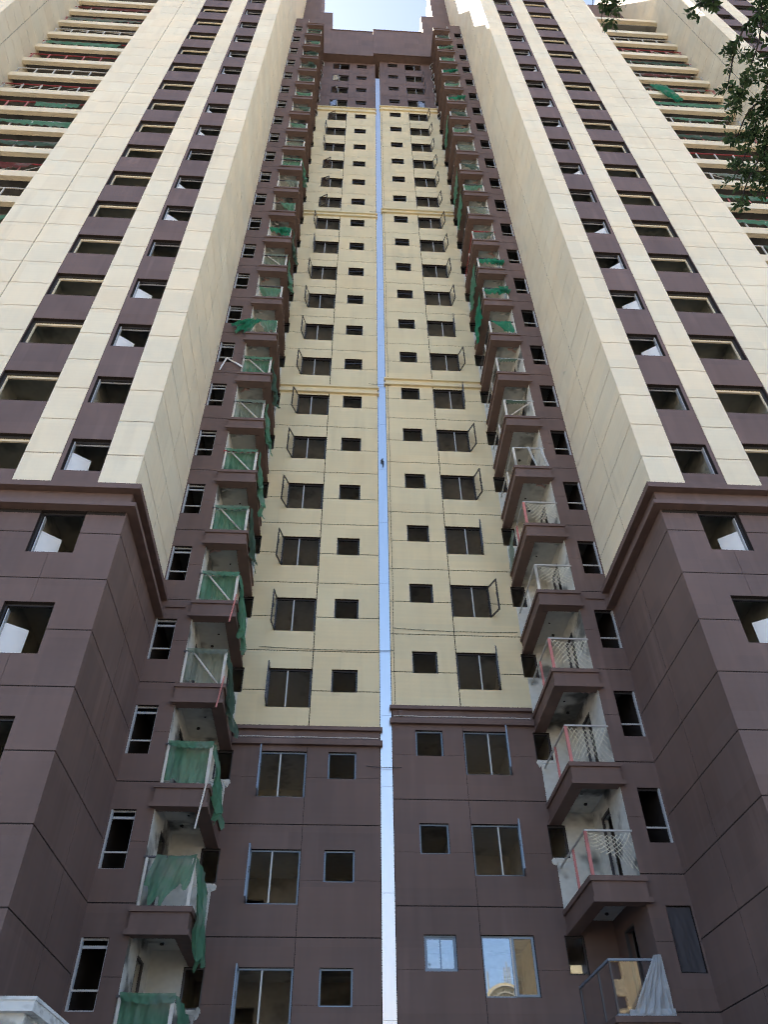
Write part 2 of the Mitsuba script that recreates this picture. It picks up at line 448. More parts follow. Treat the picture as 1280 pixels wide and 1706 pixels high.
def build_tower(T):
    s, R = T.s, (T.s > 0)
    labels[T.key] = {'label': ('right-hand cream and brown high-rise, white rope nets and red posts on its lower balconies' if R else
                               'left-hand cream and brown high-rise, green netting hung on its lower balconies'),
                     'category': 'apartment building', 'group': 'two mirrored halves of the residential high-rise'}
    zt = [Z0 + H*k for k in range(-2, NK)]       # window heads from two rows below the lowest seen
    rows = range(-2, NK)
    zk = lambda k: Z0 + H*k
    # ---------------- openings
    holes_c = []
    for k in rows:
        holes_c += [(*SMALL, zk(k)-0.85, zk(k)), (*BIG, zk(k)-1.42, zk(k)), (*REAR, zk(k)-0.92, zk(k))]
    holes_b = [(*TALL, zk(k)-0.03-1.427, zk(k)-0.03) for k in rows]
    holes_p = [(8.06, 9.20, 14.705+H*(k-3), 16.10+H*(k-3)) for k in range(-1, 4)]
    c1 = [(8.07, 9.15, 17.60+H*j, 18.89+H*j) for j in range(22)]
    c2 = [(10.285, 11.97, 17.57+H*j, 19.01+H*j) for j in range(22)]
    # ---------------- walls
    cw = Wall(T, 'centre_wall', 'front', D, GAP, UBLK, 0, 77.42, holes_c)
    bw = Wall(T, 'balcony_block_wall', 'front', B, UBLK, UW, 0, 79.25, holes_b)
    sw = Wall(T, 'wing_side_wall', 'side', UW, W+0.215, D+6, 0, 100, [])
    fw = Wall(T, 'wing_front_wall', 'front', W, UW+0.015, UE, 0, 100, holes_p+c1+c2)
    s2 = Wall(T, 'outer_wing_side_wall', 'side', U2, W+0.215, D, 0, 100, [])
    f2 = Wall(T, 'outer_wing_front_wall', 'front', W, U2+0.015, U2+7.9, 0, 100,
              [(a+U2-UW, b+U2-UW, c, d) for a, b, c, d in c1[12:]+c2[12:]])
    # ---------------- centre panels
    for k in rows:
        for z0, z1 in ((FL(k-1), MID(k)), (MID(k), FL(k))):
            if z1 > 77.42:
                z1 = 77.42
            spans = [(GAP, 2.39), (2.39, UBAL)]
            top, bot = z1, z0
            mat = 'shaded_tan_paint' if ZC0-0.1 < (z0+z1)/2 < ZC1+0.1 else 'brown_paint'
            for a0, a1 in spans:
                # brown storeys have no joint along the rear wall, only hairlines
                vj = JG if mat == 'shaded_tan_paint' else 0.008
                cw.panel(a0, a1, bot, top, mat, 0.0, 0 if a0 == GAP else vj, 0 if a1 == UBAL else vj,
                         JG if (z0 != MID(k) or mat == 'shaded_tan_paint') else 0.004, JG if (z1 != MID(k) or mat == 'shaded_tan_paint') else 0.004)
    # plaster of the balcony's rear wall; the finished lowest one on the right is painted
    m, lowm = MB(), MB()
    for r in rects_minus(UBAL, UBLK, 0, 77.4, [h for h in holes_c if h[0] == REAR[0]]):
        if R and r[2] < FL(0)-0.3 < r[3]:
            m.box(r[0], r[1], D, D+0.02, FL(0)-0.3, r[3])
            lowm.box(r[0], r[1], D, D+0.02, r[2], FL(0)-0.3)
        else:
            (lowm if R and r[3] < FL(0) else m).box(r[0], r[1], D, D+0.02, r[2], r[3])
    T.put('balcony_rear_plaster', m, 'white_plaster')
    if R:
        T.put('balcony_rear_paint', lowm, 'brown_paint')
    # ---------------- balcony block panels (joints at floor and half floor)
    for k in rows:
        for z0, z1 in ((FL(k-1), MID(k)), (MID(k), FL(k))):
            if z1 < 79.4:
                bw.panel(UBLK, UW, z0, z1, 'brown_paint', 0, 0, 0, 0.006 if z0 == MID(k) else JG, 0.006 if z1 == MID(k) else JG)
    bw.panel(UBLK, UW, FL(24), 79.25, 'brown_paint', 0, 0, 0)
    # block side towards the balconies: white plaster with a door on each storey
    doors = [(20.15, 20.95, FL(k-1)+0.02, FL(k-1)+2.12) for k in rows]
    for zl, zh, mt in (((0, FL(0)-0.3, 'brown_paint'), (FL(0)-0.3, 79.25, 'white_plaster')) if R else ((0, 79.25, 'white_plaster'),)):
        m = MB()
        for r in rects_minus(B+0.013, D, zl, zh, doors):
            m.box(UBLK-0.005, UBLK+0.18, r[0], r[1], r[2], r[3])
        T.put('balcony_side_wall', m, mt)
    dm = {}
    for k in rows:
        y0, y1, z0, z1 = doors[k+2]
        m = MB()
        m.box(UBLK-0.006, UBLK+0.06, y0, y0+0.05, z0, z1)
        m.box(UBLK-0.006, UBLK+0.06, y1-0.05, y1, z0, z1)
        m.box(UBLK-0.006, UBLK+0.06, y0+0.05, y1-0.05, z1-0.05, z1)
        T.put('balcony_door_frame', m, 'rail_dark')
    # ---------------- wing side: two columns of panels
    zz = [0.0]
    rowsw = [z for k in range(-3, 31) for z in (FL(k)-1.45, FL(k)) if 0 < z < 100]
    rowsw = [0.0] + rowsw + [100.0]
    for z0, z1 in zip(rowsw, rowsw[1:]):
        mat = 'brown_paint' if z1 < ZW0 else 'cream_paint'
        if z0 < ZW0 < z1:
            z0 = ZW0
        for a0, a1 in ((W, 16.85), (16.85, B+0.01)):
            sw.panel(a0, a1, z0, z1, mat, 0, 0 if a0 == W else JG, 0 if a0 != W else JG)
        if z0 > 77:                              # below that the balcony block stands against it
            sw.panel(B+0.01, D+6, z0, z1, mat, 0, 0, 0)
        if z1 > 20:
            for a0, a1 in ((W, 15.88), (15.88, L+0.4)):
                s2.panel(a0, a1, z0, z1, mat, 0, 0 if a0 == W else JG, 0 if a0 != W else JG)
            s2.panel(L+0.4, D, z0, z1, mat, 0, 0, 0)
    # ---------------- wing front: striped cream piers and brown window columns
    for z0, z1 in zip(rowsw, rowsw[1:]):
        if z1 <= ZW0 + 0.001 or z0 < ZW0 < z1:
            zb = min(z1, 16.0)
            pod = ((UW, 8.63), (8.63, 11.2), (11.2, UE))
            if zb > z0:
                for a0, a1 in pod:
                    fw.panel(a0, a1, z0, zb, 'brown_paint', 0, -0.004 if a0 == UW else 0.004, 0.004, JG, JG)
        if z1 > ZW0 and z1 <= 100.0:
            z0c = max(z0, ZW0)
            for a0, a1, p in ((UW, 8.05, 0.012), (9.27, 10.27, 0.012), (12.0, 13.41, 0.012), (13.41, UE, 0.012)):
                fw.panel(a0, a1, z0c, z1, 'cream_paint', p, 0 if a0 != 13.41 else JG, 0 if a1 != 13.41 else JG)
            if z0 > 40:
                o = U2-UW
                for a0, a1, p in ((UW, 8.05, 0.012), (9.27, 10.27, 0.012), (12.0, 13.41, 0.012), (13.41, UE, 0.012)):
                    f2.panel(a0+o, a1+o, z0c, z1, 'cream_paint', p, 0, 0)
    for cols, a0, a1 in ((c1, 8.05, 9.27), (c2, 10.27, 12.0)):
        prev = ZW0
        for j, h in enumerate(cols):
            fw.panel(a0, a1, prev, h[2] + (0.0 if cols is c1 else 0.0), 'brown_paint', 0.0, 0.004, 0.004, 0, 0)
            fw.panel(a0, a1, h[2], h[3], 'brown_paint', 0.0, 0.004, 0.004, 0, 0)
            prev = h[3]
        fw.panel(a0, a1, prev, 100, 'brown_paint', 0.0, 0.004, 0.004, 0, 0)
        o = U2-UW
        prev = cols[12][2]-0.3
        for j, h in enumerate(cols):
            if j >= 12:
                f2.panel(a0+o, a1+o, prev, h[2], 'brown_paint', 0.0, 0.004, 0.004, 0, 0)
                f2.panel(a0+o, a1+o, h[2], h[3], 'brown_paint', 0.0, 0.004, 0.004, 0, 0)
                prev = h[3]
    flush_panels(T, [cw, bw, sw, fw, s2, f2])
    # ---------------- cornices and bands
    def lips(z1, z0, mat, part, proud=0.13, t1=0.12, t0=0.17):
        m = MB()
        m.box(GAP-0.075, UBAL-0.05, D-proud, D+0.1, z1-t1, z1)
        m.box(GAP-0.075, UBAL-0.05, D-proud, D+0.1, z0, z0+t0)
        m.box(GAP+0.002, UBAL-0.05, D-0.02, D+0.1, z0+t0, z1-t1)
        T.put(part, m, mat)
    lips(14.0, 13.39, 'brown_paint', 'cornice')
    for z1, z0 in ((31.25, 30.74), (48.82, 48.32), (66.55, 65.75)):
        lips(z1, z0, 'shaded_tan_paint', 'string_course', 0.11, 0.09, 0.09)
    m = MB()
    for z0, z1 in ((16.74, ZW0), (16.105, 16.24)):
        m.box(UW-0.25, UE+0.1, W-0.25, W+0.005, z0, z1)
        m.box(UW-0.25, UW+0.005, W+0.005, B, z0, z1)
    m.box(UW-0.03, UE, W-0.03, W+0.004, 16.24, 16.74)
    m.box(UW-0.03, UW+0.004, W+0.004, B, 16.24, 16.74)
    T.put('wing_cornice', m, 'brown_paint', label='deep brown cornice with two ledges wrapping the wing above its brown base')
    m = MB()
    m.box(UBLK+0.25, UW-0.25, B-0.05, B+0.01, FL(3)-0.32, FL(3)-0.26)
    T.put('block_ledge', m, 'brown_paint')
    # ---------------- crown of the centre and its stepped parapet
    yc = D-0.59
    m = MB()
    g0 = (-0.36 if R else 0.37)
    m.box(g0, 4.3, yc, yc+2.0, 77.4, 84.53)
    m.box(4.3, 5.5, yc, yc+2.0, 77.4, 90.05)
    m.box(5.5, UW+0.1, yc, yc+2.0, 79.3, 100)
    T.put('roof_crown', m, 'brown_paint', label='tall brown stepped parapet overhanging the top storey')
    T.put('crown_lip', MB().box(g0-0.04, 4.3, yc-0.05, yc+0.001, 84.40, 84.56), 'brown_paint')
    T.put('crown_lip', MB().box(g0, UBAL-0.06, yc-0.05, yc+0.001, 77.38, 77.55), 'brown_paint')
    # ---------------- floors, ceilings and inner walls
    for k in rows:
        z1 = FL(k)-0.03
        m = MB()
        m.box(GAP+0.05, UBLK+0.05, D+0.18, BACK, z1-0.14, z1)
        T.put('floor_slab', m, 'plaster')
        T.put('wing_slab', MB().box(UW+0.216, UE-0.101, W+0.213, W+4.2, z1-0.138, z1-0.002), 'wing_plaster')
    m = MB()
    for k in rows:
        m.box(UBLK+0.181, UW+0.1, B+0.212, D+4, FL(k)-0.169, FL(k)-0.031)
    m.box(UBLK+0.16, UW, D+1.3, D+1.45, 0, 79)
    for r in rects_minus(B+0.216, D+1.3, 0, 79, [(20.15, 20.95, FL(k-1)+0.02, FL(k-1)+2.12) for k in rows]):
        m.box(UBLK+0.181, UBLK+0.2, r[0], r[1], r[2], r[3])
    for k in range(6, NK):
        m.box(UE, U2+0.05, L+0.262, L+5, FL(k)-0.167, FL(k)-0.033)
    T.put('store_room', m, 'raw_concrete')
    m = MB()
    for r in rects_minus(UE, U2, 0, 78.6, [(u, u+1.6, FL(k)-0.03, FL(k)+2.2) for k in range(8, NK-1) for u in (UE+1.0, UE+4.4, UE+6.6)]):
        m.box(r[0], r[1], L+1.9, L+2.05, r[2], r[3])
    T.put('loggia_back_wall', m, 'brown_paint')
    m = MB()
    for r in rects_minus(GAP+0.02, UBLK, 0, 84, [(3.62, 4.22, FL(k-1)-0.02, FL(k-1)+2.1) for k in rows]):
        m.box(r[0], r[1], D+3.9, D+4.05, r[2], r[3])
    for u in (2.05, 4.25, 5.35):
        m.box(u, u+0.1, D+0.2, D+3.9, 0, 77)
    m.box(3.3, 4.5, D+6.0, D+6.1, 0, 77)
    m.box(U2+0.2, U2+7.9, W+3, W+3.15, 0, 99)
    m.box(U2+7.7, U2+7.9, W+0.212, W+8, 0, 100)
    T.put('inner_wall', m, 'concrete')
    m = MB()
    m.box(UW+0.216, UE-0.101, W+4.2, W+4.35, 0, 99)
    for u in (9.25, 10.2, 12.2):
        m.box(u, u+0.1, W+0.22, W+4.2, 0, 99)
    m.box(UE-0.1, UE, W+0.212, L+5, 0, 100)
    T.put('inner_wall', m, 'wing_plaster')
    m = MB()
    m.box(GAP, GAP+0.15, D+0.215, BACK, 0, 84.3)
    m.box(GAP, UE, BACK-0.2, BACK, 0, 84.2)
    m.box(UW+0.2, UW+0.35, D+6, BACK-0.2, 0, 84.2)
    m.box(GAP, 5.5, yc+2.0, BACK-0.2, 80.0, 80.25)
    m.box(UBLK, UW, B+0.215, yc, 79.0, 79.2)
    m.box(UW+0.2, UE, W+0.22, D+6, 99.5, 99.9)
    m.box(UE, U2, L+0.3, L+5.0, 78.2, 78.5)
    T.put('roof', m, 'concrete')
    m = MB()
    m.box(20.9, U2, L+2.1, L+5, 78.0, 92)
    T.put('loggia_crown', m, 'brown_paint')
    # ---------------- windows of the centre
    sm_d = T.ply(frame_mesh('front', D, *SMALL, -0.85, 0), 'frame_dark')
    sm_b = T.ply(frame_mesh('front', D, *SMALL, -0.85, 0), 'frame_blue')
    sm_t = T.ply(frame_mesh('front', D, *SMALL, -0.85, 0, bars_z=(-0.25,)), 'frame_dark')
    mull = BIG[0] + 0.56*(BIG[1]-BIG[0])
    bg = {q: T.ply(frame_mesh('front', D, *BIG, -1.42, 0, bars_a=(mull,)), q) for q in ('frame_dark', 'frame_blue')}
    ml = {q: T.ply(MB().box(mull-0.02, mull+0.02, D+0.075, D+0.09, -1.37, -0.05), q) for q in ('steel_light',)}
    rr = T.ply(frame_mesh('front', D, *REAR, -0.92, 0), 'frame_dark')
    for k in range(NK):
        z = zk(k)
        low = (k <= 2)
        T.put_at('small_window', sm_b if low else (sm_t if k > 8 else sm_d), z)
        w = T.put_at('large_window', bg['frame_blue' if low else 'frame_dark'], z)
        d = T.put_at(w[len(T.key)+2:] + '__mullion', ml['steel_light'], z)
        T.put_at('rear_window', rr, z)
        if k >= 20:
            q = MB()
            for a0, a1, b0, b1 in ((0, 0.42, -0.88, -0.84), (0, 0.42, -0.07, -0.03), (0, 0.04, -0.84, -0.07), (0.38, 0.42, -0.84, -0.07)):
                q.box(REAR[0]+a0, REAR[0]+a1, D-0.01, D+0.025, z+b0, z+b1)
                q.rotz_last((REAR[0], D+0.03), -math.radians(50 + 13*((k*3) % 4)))
            rw = f'{T.key}__rear_window_{k:03d}'
            T.sub(rw, 'open_sash', T.ply(q, 'frame_light'))
        ang = SASH[s][k]
        if ang is not None:
            a, b, c = sash_meshes(BIG[1]-0.02, D+0.045, 0.56, z-1.385, z-0.035, ang)
            T.sub(w, 'open_sash', T.ply(a, 'frame_blue' if low else 'frame_dark'))
            T.sub(w, 'pane', T.ply(b, 'glass'))
            T.sub(w, 'handle', T.ply(c, 'frame_dark'))
        else:
            a, b, c = sash_meshes(BIG[1]-0.03, D+0.075, 0.56, z-1.39, z-0.03, 0)
            T.sub(w, 'shut_sash', T.ply(a, 'frame_blue'))
            T.sub(w, 'pane', T.ply(b, 'glass'))
            T.sub(w, 'pane', T.ply(one_pane(BIG[0]+0.045, mull-0.02, D+0.12, z-1.375, z-0.045), 'mirror_glass'))
    if R:
        z = zk(0)
        w = f'{T.key}__small_window'
        mid = (SMALL[0]+SMALL[1])/2
        m = MB()
        for a0, a1, y in ((SMALL[0]+0.045, mid+0.02, D+0.10), (mid-0.02, SMALL[1]-0.045, D+0.125)):
            for q in ((a0, a0+0.035, z-0.8, z-0.05), (a1-0.035, a1, z-0.8, z-0.05), (a0+0.035, a1-0.035, z-0.8, z-0.76), (a0+0.035, a1-0.035, z-0.09, z-0.05)):
                m.box(q[0], q[1], y, y+0.022, q[2], q[3])
            T.sub(w, 'pane', T.ply(one_pane(a0+0.035, a1-0.035, y+0.01, z-0.76, z-0.09), 'mirror_glass'))
        T.sub(w, 'sliding_sash', T.ply(m, 'frame_blue'))
        w = f'{T.key}__rear_window'
        T.sub(w, 'pane', T.ply(one_pane(REAR[0]+0.045, REAR[1]-0.045, D+0.05, z-0.87, z-0.045), 'mirror_glass'))
    # tall windows of the block
    fr = 'frame_light'
    tl = T.ply(frame_mesh('front', B, TALL[0], TALL[1], -1.427, 0, t=0.04, d=0.05, inset=0.10), fr if not R else 'frame_dark')
    bar = T.ply(MB().box(TALL[0], TALL[1]-0.0, B+0.05, B+0.09, -1.05, -1.01), 'steel_light')
    jm = T.ply(MB().box(TALL[1]-0.045, TALL[1]-0.003, B+0.02, B+0.11, -1.42, -0.005), 'frame_light')
    hd = T.ply(MB().box(TALL[0]+0.005, TALL[1]-0.05, B+0.13, B+0.17, -0.20, -0.14), 'frame_light')
    for k in range(NK):
        z = zk(k)-0.03
        w = T.put_at('tall_window', tl, z)
        if R and k == 0:
            continue
        T.put_at(w[len(T.key)+2:]+'__guard_rail', bar, z)
        T.put_at(w[len(T.key)+2:]+'__jamb', jm, z)
        if not R:
            T.put_at(w[len(T.key)+2:]+'__head', hd, z)
    # wing windows
    wf = T.ply(frame_mesh('front', W, 8.07, 9.15, 0, 1.29, t=0.05, inset=0.12), 'frame_dark')
    wb = T.ply(MB().box(9.15-0.075, 9.15-0.052, W+0.08, W+0.2, 0.0, 1.24), 'frame_light')
    wf2 = T.ply(frame_mesh('front', W, 10.285, 11.97, 0, 1.44, t=0.05, inset=0.12), 'frame_dark')
    rv = MB()
    rv.box(10.3, 11.95, W+0.18, W+0.24, 1.30, 1.40)
    rv.box(11.88, 11.95, W+0.181, W+0.241, 0, 1.30)
    rv = T.ply(rv, 'cream_paint')
    hd1 = T.ply(MB().box(8.10, 9.12, W+0.19, W+0.22, 1.205, 1.24), 'frame_light')
    for j in range(22):
        w = T.put_at('wing_window', wf, 17.60+H*j)
        T.put_at(w[len(T.key)+2:]+'__jamb', wb, 17.60+H*j)
        T.put_at(w[len(T.key)+2:]+'__lintel', hd1, 17.60+H*j)
        w = T.put_at('wide_wing_window', wf2, 17.57+H*j)
        T.put_at(w[len(T.key)+2:]+'__reveal', rv, 17.57+H*j)
    pf = T.ply(frame_mesh('front', W, 8.06, 9.20, 0, 1.395, t=0.05, inset=0.12), 'frame_dark')
    for k in range(0, 4):
        w = T.put_at('wing_window', pf, 14.705+H*(k-3))
        T.put_at(w[len(T.key)+2:]+'__jamb', wb, 14.705+H*(k-3))
    o = U2-UW
    for a0, a1, zb, hh in ((8.07+o, 9.15+o, 17.60, 1.29), (10.285+o, 11.97+o, 17.57, 1.44)):
        wo = T.ply(frame_mesh('front', W, a0, a1, 0, hh, t=0.05, inset=0.12), 'frame_dark')
        for j in range(13, 22):
            T.put_at('outer_wing_window', wo, zb+H*j)
    # ---------------- balconies
    yf = B-0.12
    bal = {}
    m = MB()                                     # slab with edge beams; z relative to the floor line
    m.box(UBAL, UBLK+0.05, yf, yf+0.12, -0.70, -0.10)
    m.box(UBAL, UBAL+0.12, yf+0.12, D, -0.70, -0.10)
    m.box(UBAL-0.05, UBLK+0.09, yf-0.05, yf, -0.22, -0.10)
    m.box(UBAL-0.05, UBAL, yf, D, -0.22, -0.10)
    m.box(UBAL-0.05, UBLK+0.12, yf-0.05, yf, -0.70, -0.585)
    m.box(UBAL-0.05, UBAL, yf, D, -0.70, -0.585)
    fas = T.ply(m, 'brown_paint')
    m = MB()
    m.box(UBAL+0.12, UBLK-0.002, yf+0.12, D-0.002, -0.32, -0.14)
    inn = T.ply(m, 'white_plaster')
    m = MB()
    m.box(UBAL+0.12, UBAL+0.30, yf+0.32, D-0.003, -0.695, -0.321)
    m.box(UBAL+0.12, UBLK-0.003, yf+0.121, yf+0.30, -0.694, -0.321)
    bm = T.ply(m, 'brown_paint')
    m = MB()                                     # lamp hole and drain gully in the ceiling
    m.add(*(lambda q: (q.vertices, q.faces))(trimesh.creation.cylinder(0.035, 0.012, 8).apply_translation([5.35, 20.35, -0.326])))
    m.add(*(lambda q: (q.vertices, q.faces))(trimesh.creation.cylinder(0.05, 0.05, 8).apply_translation([5.62, 21.0, -0.34])))
    hole = T.ply(m, 'cable_dark')
    m = MB()
    m.tube([[5.78, 19.35, -0.32], [5.78, 19.35, -0.46], [5.74, 19.38, -0.52], [5.66, 19.42, -0.54], [5.60, 19.45, -0.50], [5.60, 19.45, -0.40]], 0.045, 7)
    m.tube([[5.80, 19.55, -0.32], [5.80, 19.55, -0.43], [5.93, 19.6, -0.46]], 0.04, 6)
    trap = T.ply(m, 'pipe_white')
    trap2 = T.ply(m, 'pipe_pink')
    for k in range(-1, NK):
        z = FL(k)
        w = T.put_at('balcony', fas, z)
        pre = w[len(T.key)+2:]
        T.put_at(pre+'__ceiling', inn, z)
        T.put_at(pre+'__beam', bm, z)
        T.put_at(pre+'__lamp_hole', hole, z)
        if k > 0:
            T.put_at(pre+'__drain_pipe', trap if (k*7+s) % 3 else trap2, z)
    build_railings(T)
    # ---------------- loggia bands
    for k in range(9, 24):
        z = FL(k)
        m = MB()
        m.box(UE-0.05, U2, L, L+0.25, -0.71, -0.06)
        if k == 9:
            lf = T.ply(m, 'cream_paint')
        w = T.put_at('loggia', lf, z)
        pre = w[len(T.key)+2:]
        if k == 23:
            continue
        red = ((k*5 + (2 if R else 0)) % 3) != 1
        m = MB()
        y = L+0.10
        for i in range(8):
            u = UE+0.45+1.15*i
            T.sub(w, 'post', {**T.ply(MB().box(u-0.03, u+0.03, y-0.03, y+0.03, -0.06, 0.96), 'rail_white' if (k % 3) else 'rail_pink'), 'to_world': mi.ScalarTransform4f().translate([0, 0, z])})
        T.sub(w, 'handrail', {**T.ply(MB().box(UE+0.5, U2-0.05, y-0.025, y+0.025, 0.96, 1.01), 'red_paint' if red else 'rail_white'), 'to_world': mi.ScalarTransform4f().translate([0, 0, z])})
        if (k + (0 if R else 1)) % 4 == 1:
            m = MB()
            for i in range(7):
                u = UE+0.45+1.15*i
                m.tube([[u, y, 0.9], [u+1.1, y, -0.02]], 0.016, 4)
            T.sub(w, 'brace', {**T.ply(m, 'rail_white'), 'to_world': mi.ScalarTransform4f().translate([0, 0, z])})
    T.sub(f'{T.key}__loggia', 'top_coping', T.ply(MB().box(UE, U2, L-0.02, L+0.3, 77.75, 78.35), 'cream_paint'))


def build_railings(T):
    R = T.s > 0
    uo, yo = UBAL+0.09, B-0.02
    for k in range(NK):
        z = FL(k-1)
        top, bot = z+1.05, z-0.10
        rail = 'rail_dark'
        if R:
            post = 'rail_pink' if k in (1, 2, 3, 5) else 'rail_white'
        else:
            post = 'rail_white'
        bal = f'{T.key}__balcony' if k == 0 else f'{T.key}__balcony_{k:03d}'
        if R and k == 0:
            continue
        m = MB()
        t = 0.022
        m.box(uo-t, UBLK+0.03, yo-t, yo+t, top-2*t, top)
        m.box(uo-t, uo+t, yo+t, D-0.02, top-2*t, top)
        T.sub(bal, 'handrail', T.ply(m, 'steel_light' if R and 1 <= k <= 8 else ('red_paint' if k in (6, 12) else 'rail_dark')))
        for i, (u, y) in enumerate(((uo, yo), (uo, yo+1.25), (UBLK-0.06, yo))):
            m = MB()
            d = 0.04 if i == 0 else 0.03
            m.box(u-d, u+d, y-d*0.7, y+d*0.7, bot - (0.25 if R and k == 1 and i == 0 else 0), top-2*t)
            if i == 2 and R and k < 6:
                continue
            T.sub(bal, 'post', T.ply(m, post if i < 2 else 'rail_white'))
        if (not R and k in (3, 4, 5, 6, 7, 8, 9, 11)) or (R and k in (7,)):
            m = MB()
            if R:
                m.tube([[uo+0.08, yo, bot+0.08], [UBLK-0.1, yo, top-0.08]], 0.025, 6)
            else:
                m.tube([[UBLK-0.25, yo, top-0.06], [uo+0.1, yo, bot+0.05]], 0.028, 6)
            T.sub(bal, 'brace', T.ply(m, 'rail_white'))


right = Half(1, 'apartment_tower', 'right')
left = Half(-1, 'apartment_tower_001', 'left')
used['apartment_tower'] = 2
build_tower(right)
build_tower(left)

# finished glass balcony at the foot of the right tower
uo, yo, z = UBAL+0.09, B-0.02, FL(-1)
bal = f'{right.key}__balcony'
m = MB()
for u0, u1, y0, y1 in ((uo-0.025, UBLK+0.02, yo-0.025, yo+0.025), (uo-0.025, uo+0.025, yo+0.025, D)):
    m.box(u0, u1, y0, y1, z+0.99, z+1.04)
    m.box(u0, u1, y0, y1, z-0.10, z-0.04)
right.sub(bal, 'handrail', right.ply(m, 'frame_blue'))
for u, y in ((uo, yo), (uo, yo+0.95), (UBLK-0.03, yo), (uo, D-0.04)):
    right.sub(bal, 'post', right.ply(MB().box(u-0.022, u+0.022, y-0.022, y+0.022, z-0.04, z+0.99), 'frame_dark'))
right.sub(bal, 'glass_panel', right.ply(one_pane(uo+0.03, UBLK-0.06, yo, z-0.03, z+0.98), 'dark_glass'))
right.sub(bal, 'glass_panel', right.ply(MB().add([[uo, yo+0.03, z-0.03], [uo, D-0.06, z-0.03], [uo, D-0.06, z+0.98], [uo, yo+0.03, z+0.98]], [[0, 1, 2], [0, 2, 3]]), 'dark_glass'))

# ------------------------------------------------------------------ sheet metal cover over the joint between the towers
k0 = thing('joint_cover', 'shiny sheet metal strip covering the vertical joint between the two towers', 'metal strip')
zs = [-0.2, 2.6, 5.5, 8.42, 11.37, 13.7, 16.08, 19.0, 22.0, 25.0, 27.92, 31.35, 34.0, 36.4, 39.3, 42.2, 45.1, 48.0, 50.9, 53.8, 56.7, 59.6, 62.5, 65.9, 69.4, 73.0]
for i, (a, b) in enumerate(zip(zs, zs[1:])):
    w = 0.196 - 0.0003*(i % 3)
    tilt = (rng.random()-0.5)*0.004
    v = []
    for x, y in ((-w, 0.035), (-w+0.02, 0.012), (w-0.02, 0.012 + tilt), (w, 0.035)):
        for zz in (a+0.004, b-0.004):
            v.append([XC+x, D+y, zz])
    f = [[0, 2, 3], [0, 3, 1], [2, 4, 5], [2, 5, 3], [4, 6, 7], [4, 7, 5]]
    scene[fresh(k0+'__sheet')] = mikit.ply((v, f), 'joint_metal')

# ------------------------------------------------------------------ cloth: debris nets and other things hung on the balconies
def cloth(a, b, c, d, nu=18, nv=14, fold=0.05, n=6, phase=0.0, sag=0.0, seed=0, out=(0, -1, 0), rag=0.0):
    """a sheet between top edge a-b and bottom edge d-c with folds that deepen downwards"""
    a, b, c, d = (np.array(q, float) for q in (a, b, c, d))
    t, v = np.meshgrid(np.linspace(0, 1, nu), np.linspace(0, 1, nv))
    t, v = t[..., None], v[..., None]
    if rag:                                      # torn, uneven lower edge
        cut = meshkit.fbm(np.stack([t[0, :, 0]*5.0+seed, t[0, :, 0]*0, t[0, :, 0]*0], 1), 3, seed % 30)
        v = v*(1-rag*np.clip((cut-0.35)*2.2, 0, 1)[None, :, None])
    P = (1-v)*((1-t)*a+t*b) + v*((1-t)*d+t*c)
    o = np.array(out, float)
    w = 0.65*np.sin(2*np.pi*n*t + phase + 3.2*v + 1.7*np.sin(5*t+seed)) + 0.4*np.sin(2*np.pi*(1.9*n*t - 1.3*v) + seed) + 0.3*np.sin(9*(t+v)+seed*2)
    P = P + o*fold*w*(0.35+0.65*v) + o*0.6*fold*(meshkit.fbm(P*2.3+seed, 3, seed % 50)[..., None]-0.5)*2
    P[..., 2:] -= sag*4*t*(1-t)*(0.3+0.7*v)
    P = P + 0.10*v*(meshkit.fbm(P*[1.7, 1.7, 0.4]+seed+4, 3, seed % 41+1)[..., None]-0.5)*np.array([1.0, 0.3, 1.0])
    return MB().grid(P)


def bundle(c, ax, r, seed, n=3):
    """a bunched-up lump of cloth: overlapping crumpled flaps round a centre"""
    m = MB()
    r0 = np.random.default_rng(seed)
    for i in range(n):
        c2 = np.array(c) + r0.normal(0, 0.22, 3)*r
        wd = r*(0.55+0.5*r0.random())
        lean = (r0.random()-0.5)*0.9*ax*r
        q = cloth(c2+[-wd, -0.02*i, 0.35*r], c2+[wd, -0.03*i, 0.45*r], c2+[0.5*wd+lean, -0.15*r, -r*(0.7+0.6*r0.random())],
                  c2+[-0.6*wd+lean, -0.12*r, -r*(0.5+0.6*r0.random())], nu=16, nv=14, fold=0.30*r, n=2.5, seed=seed+i*7, rag=0.4)
        m.add(*q.get())
    return m


def hang(T, name, label, cat, group, m, mat):
    k = thing(name, label, cat, group)
    scene[k] = T.ply(m, mat, smooth=True)
    return k


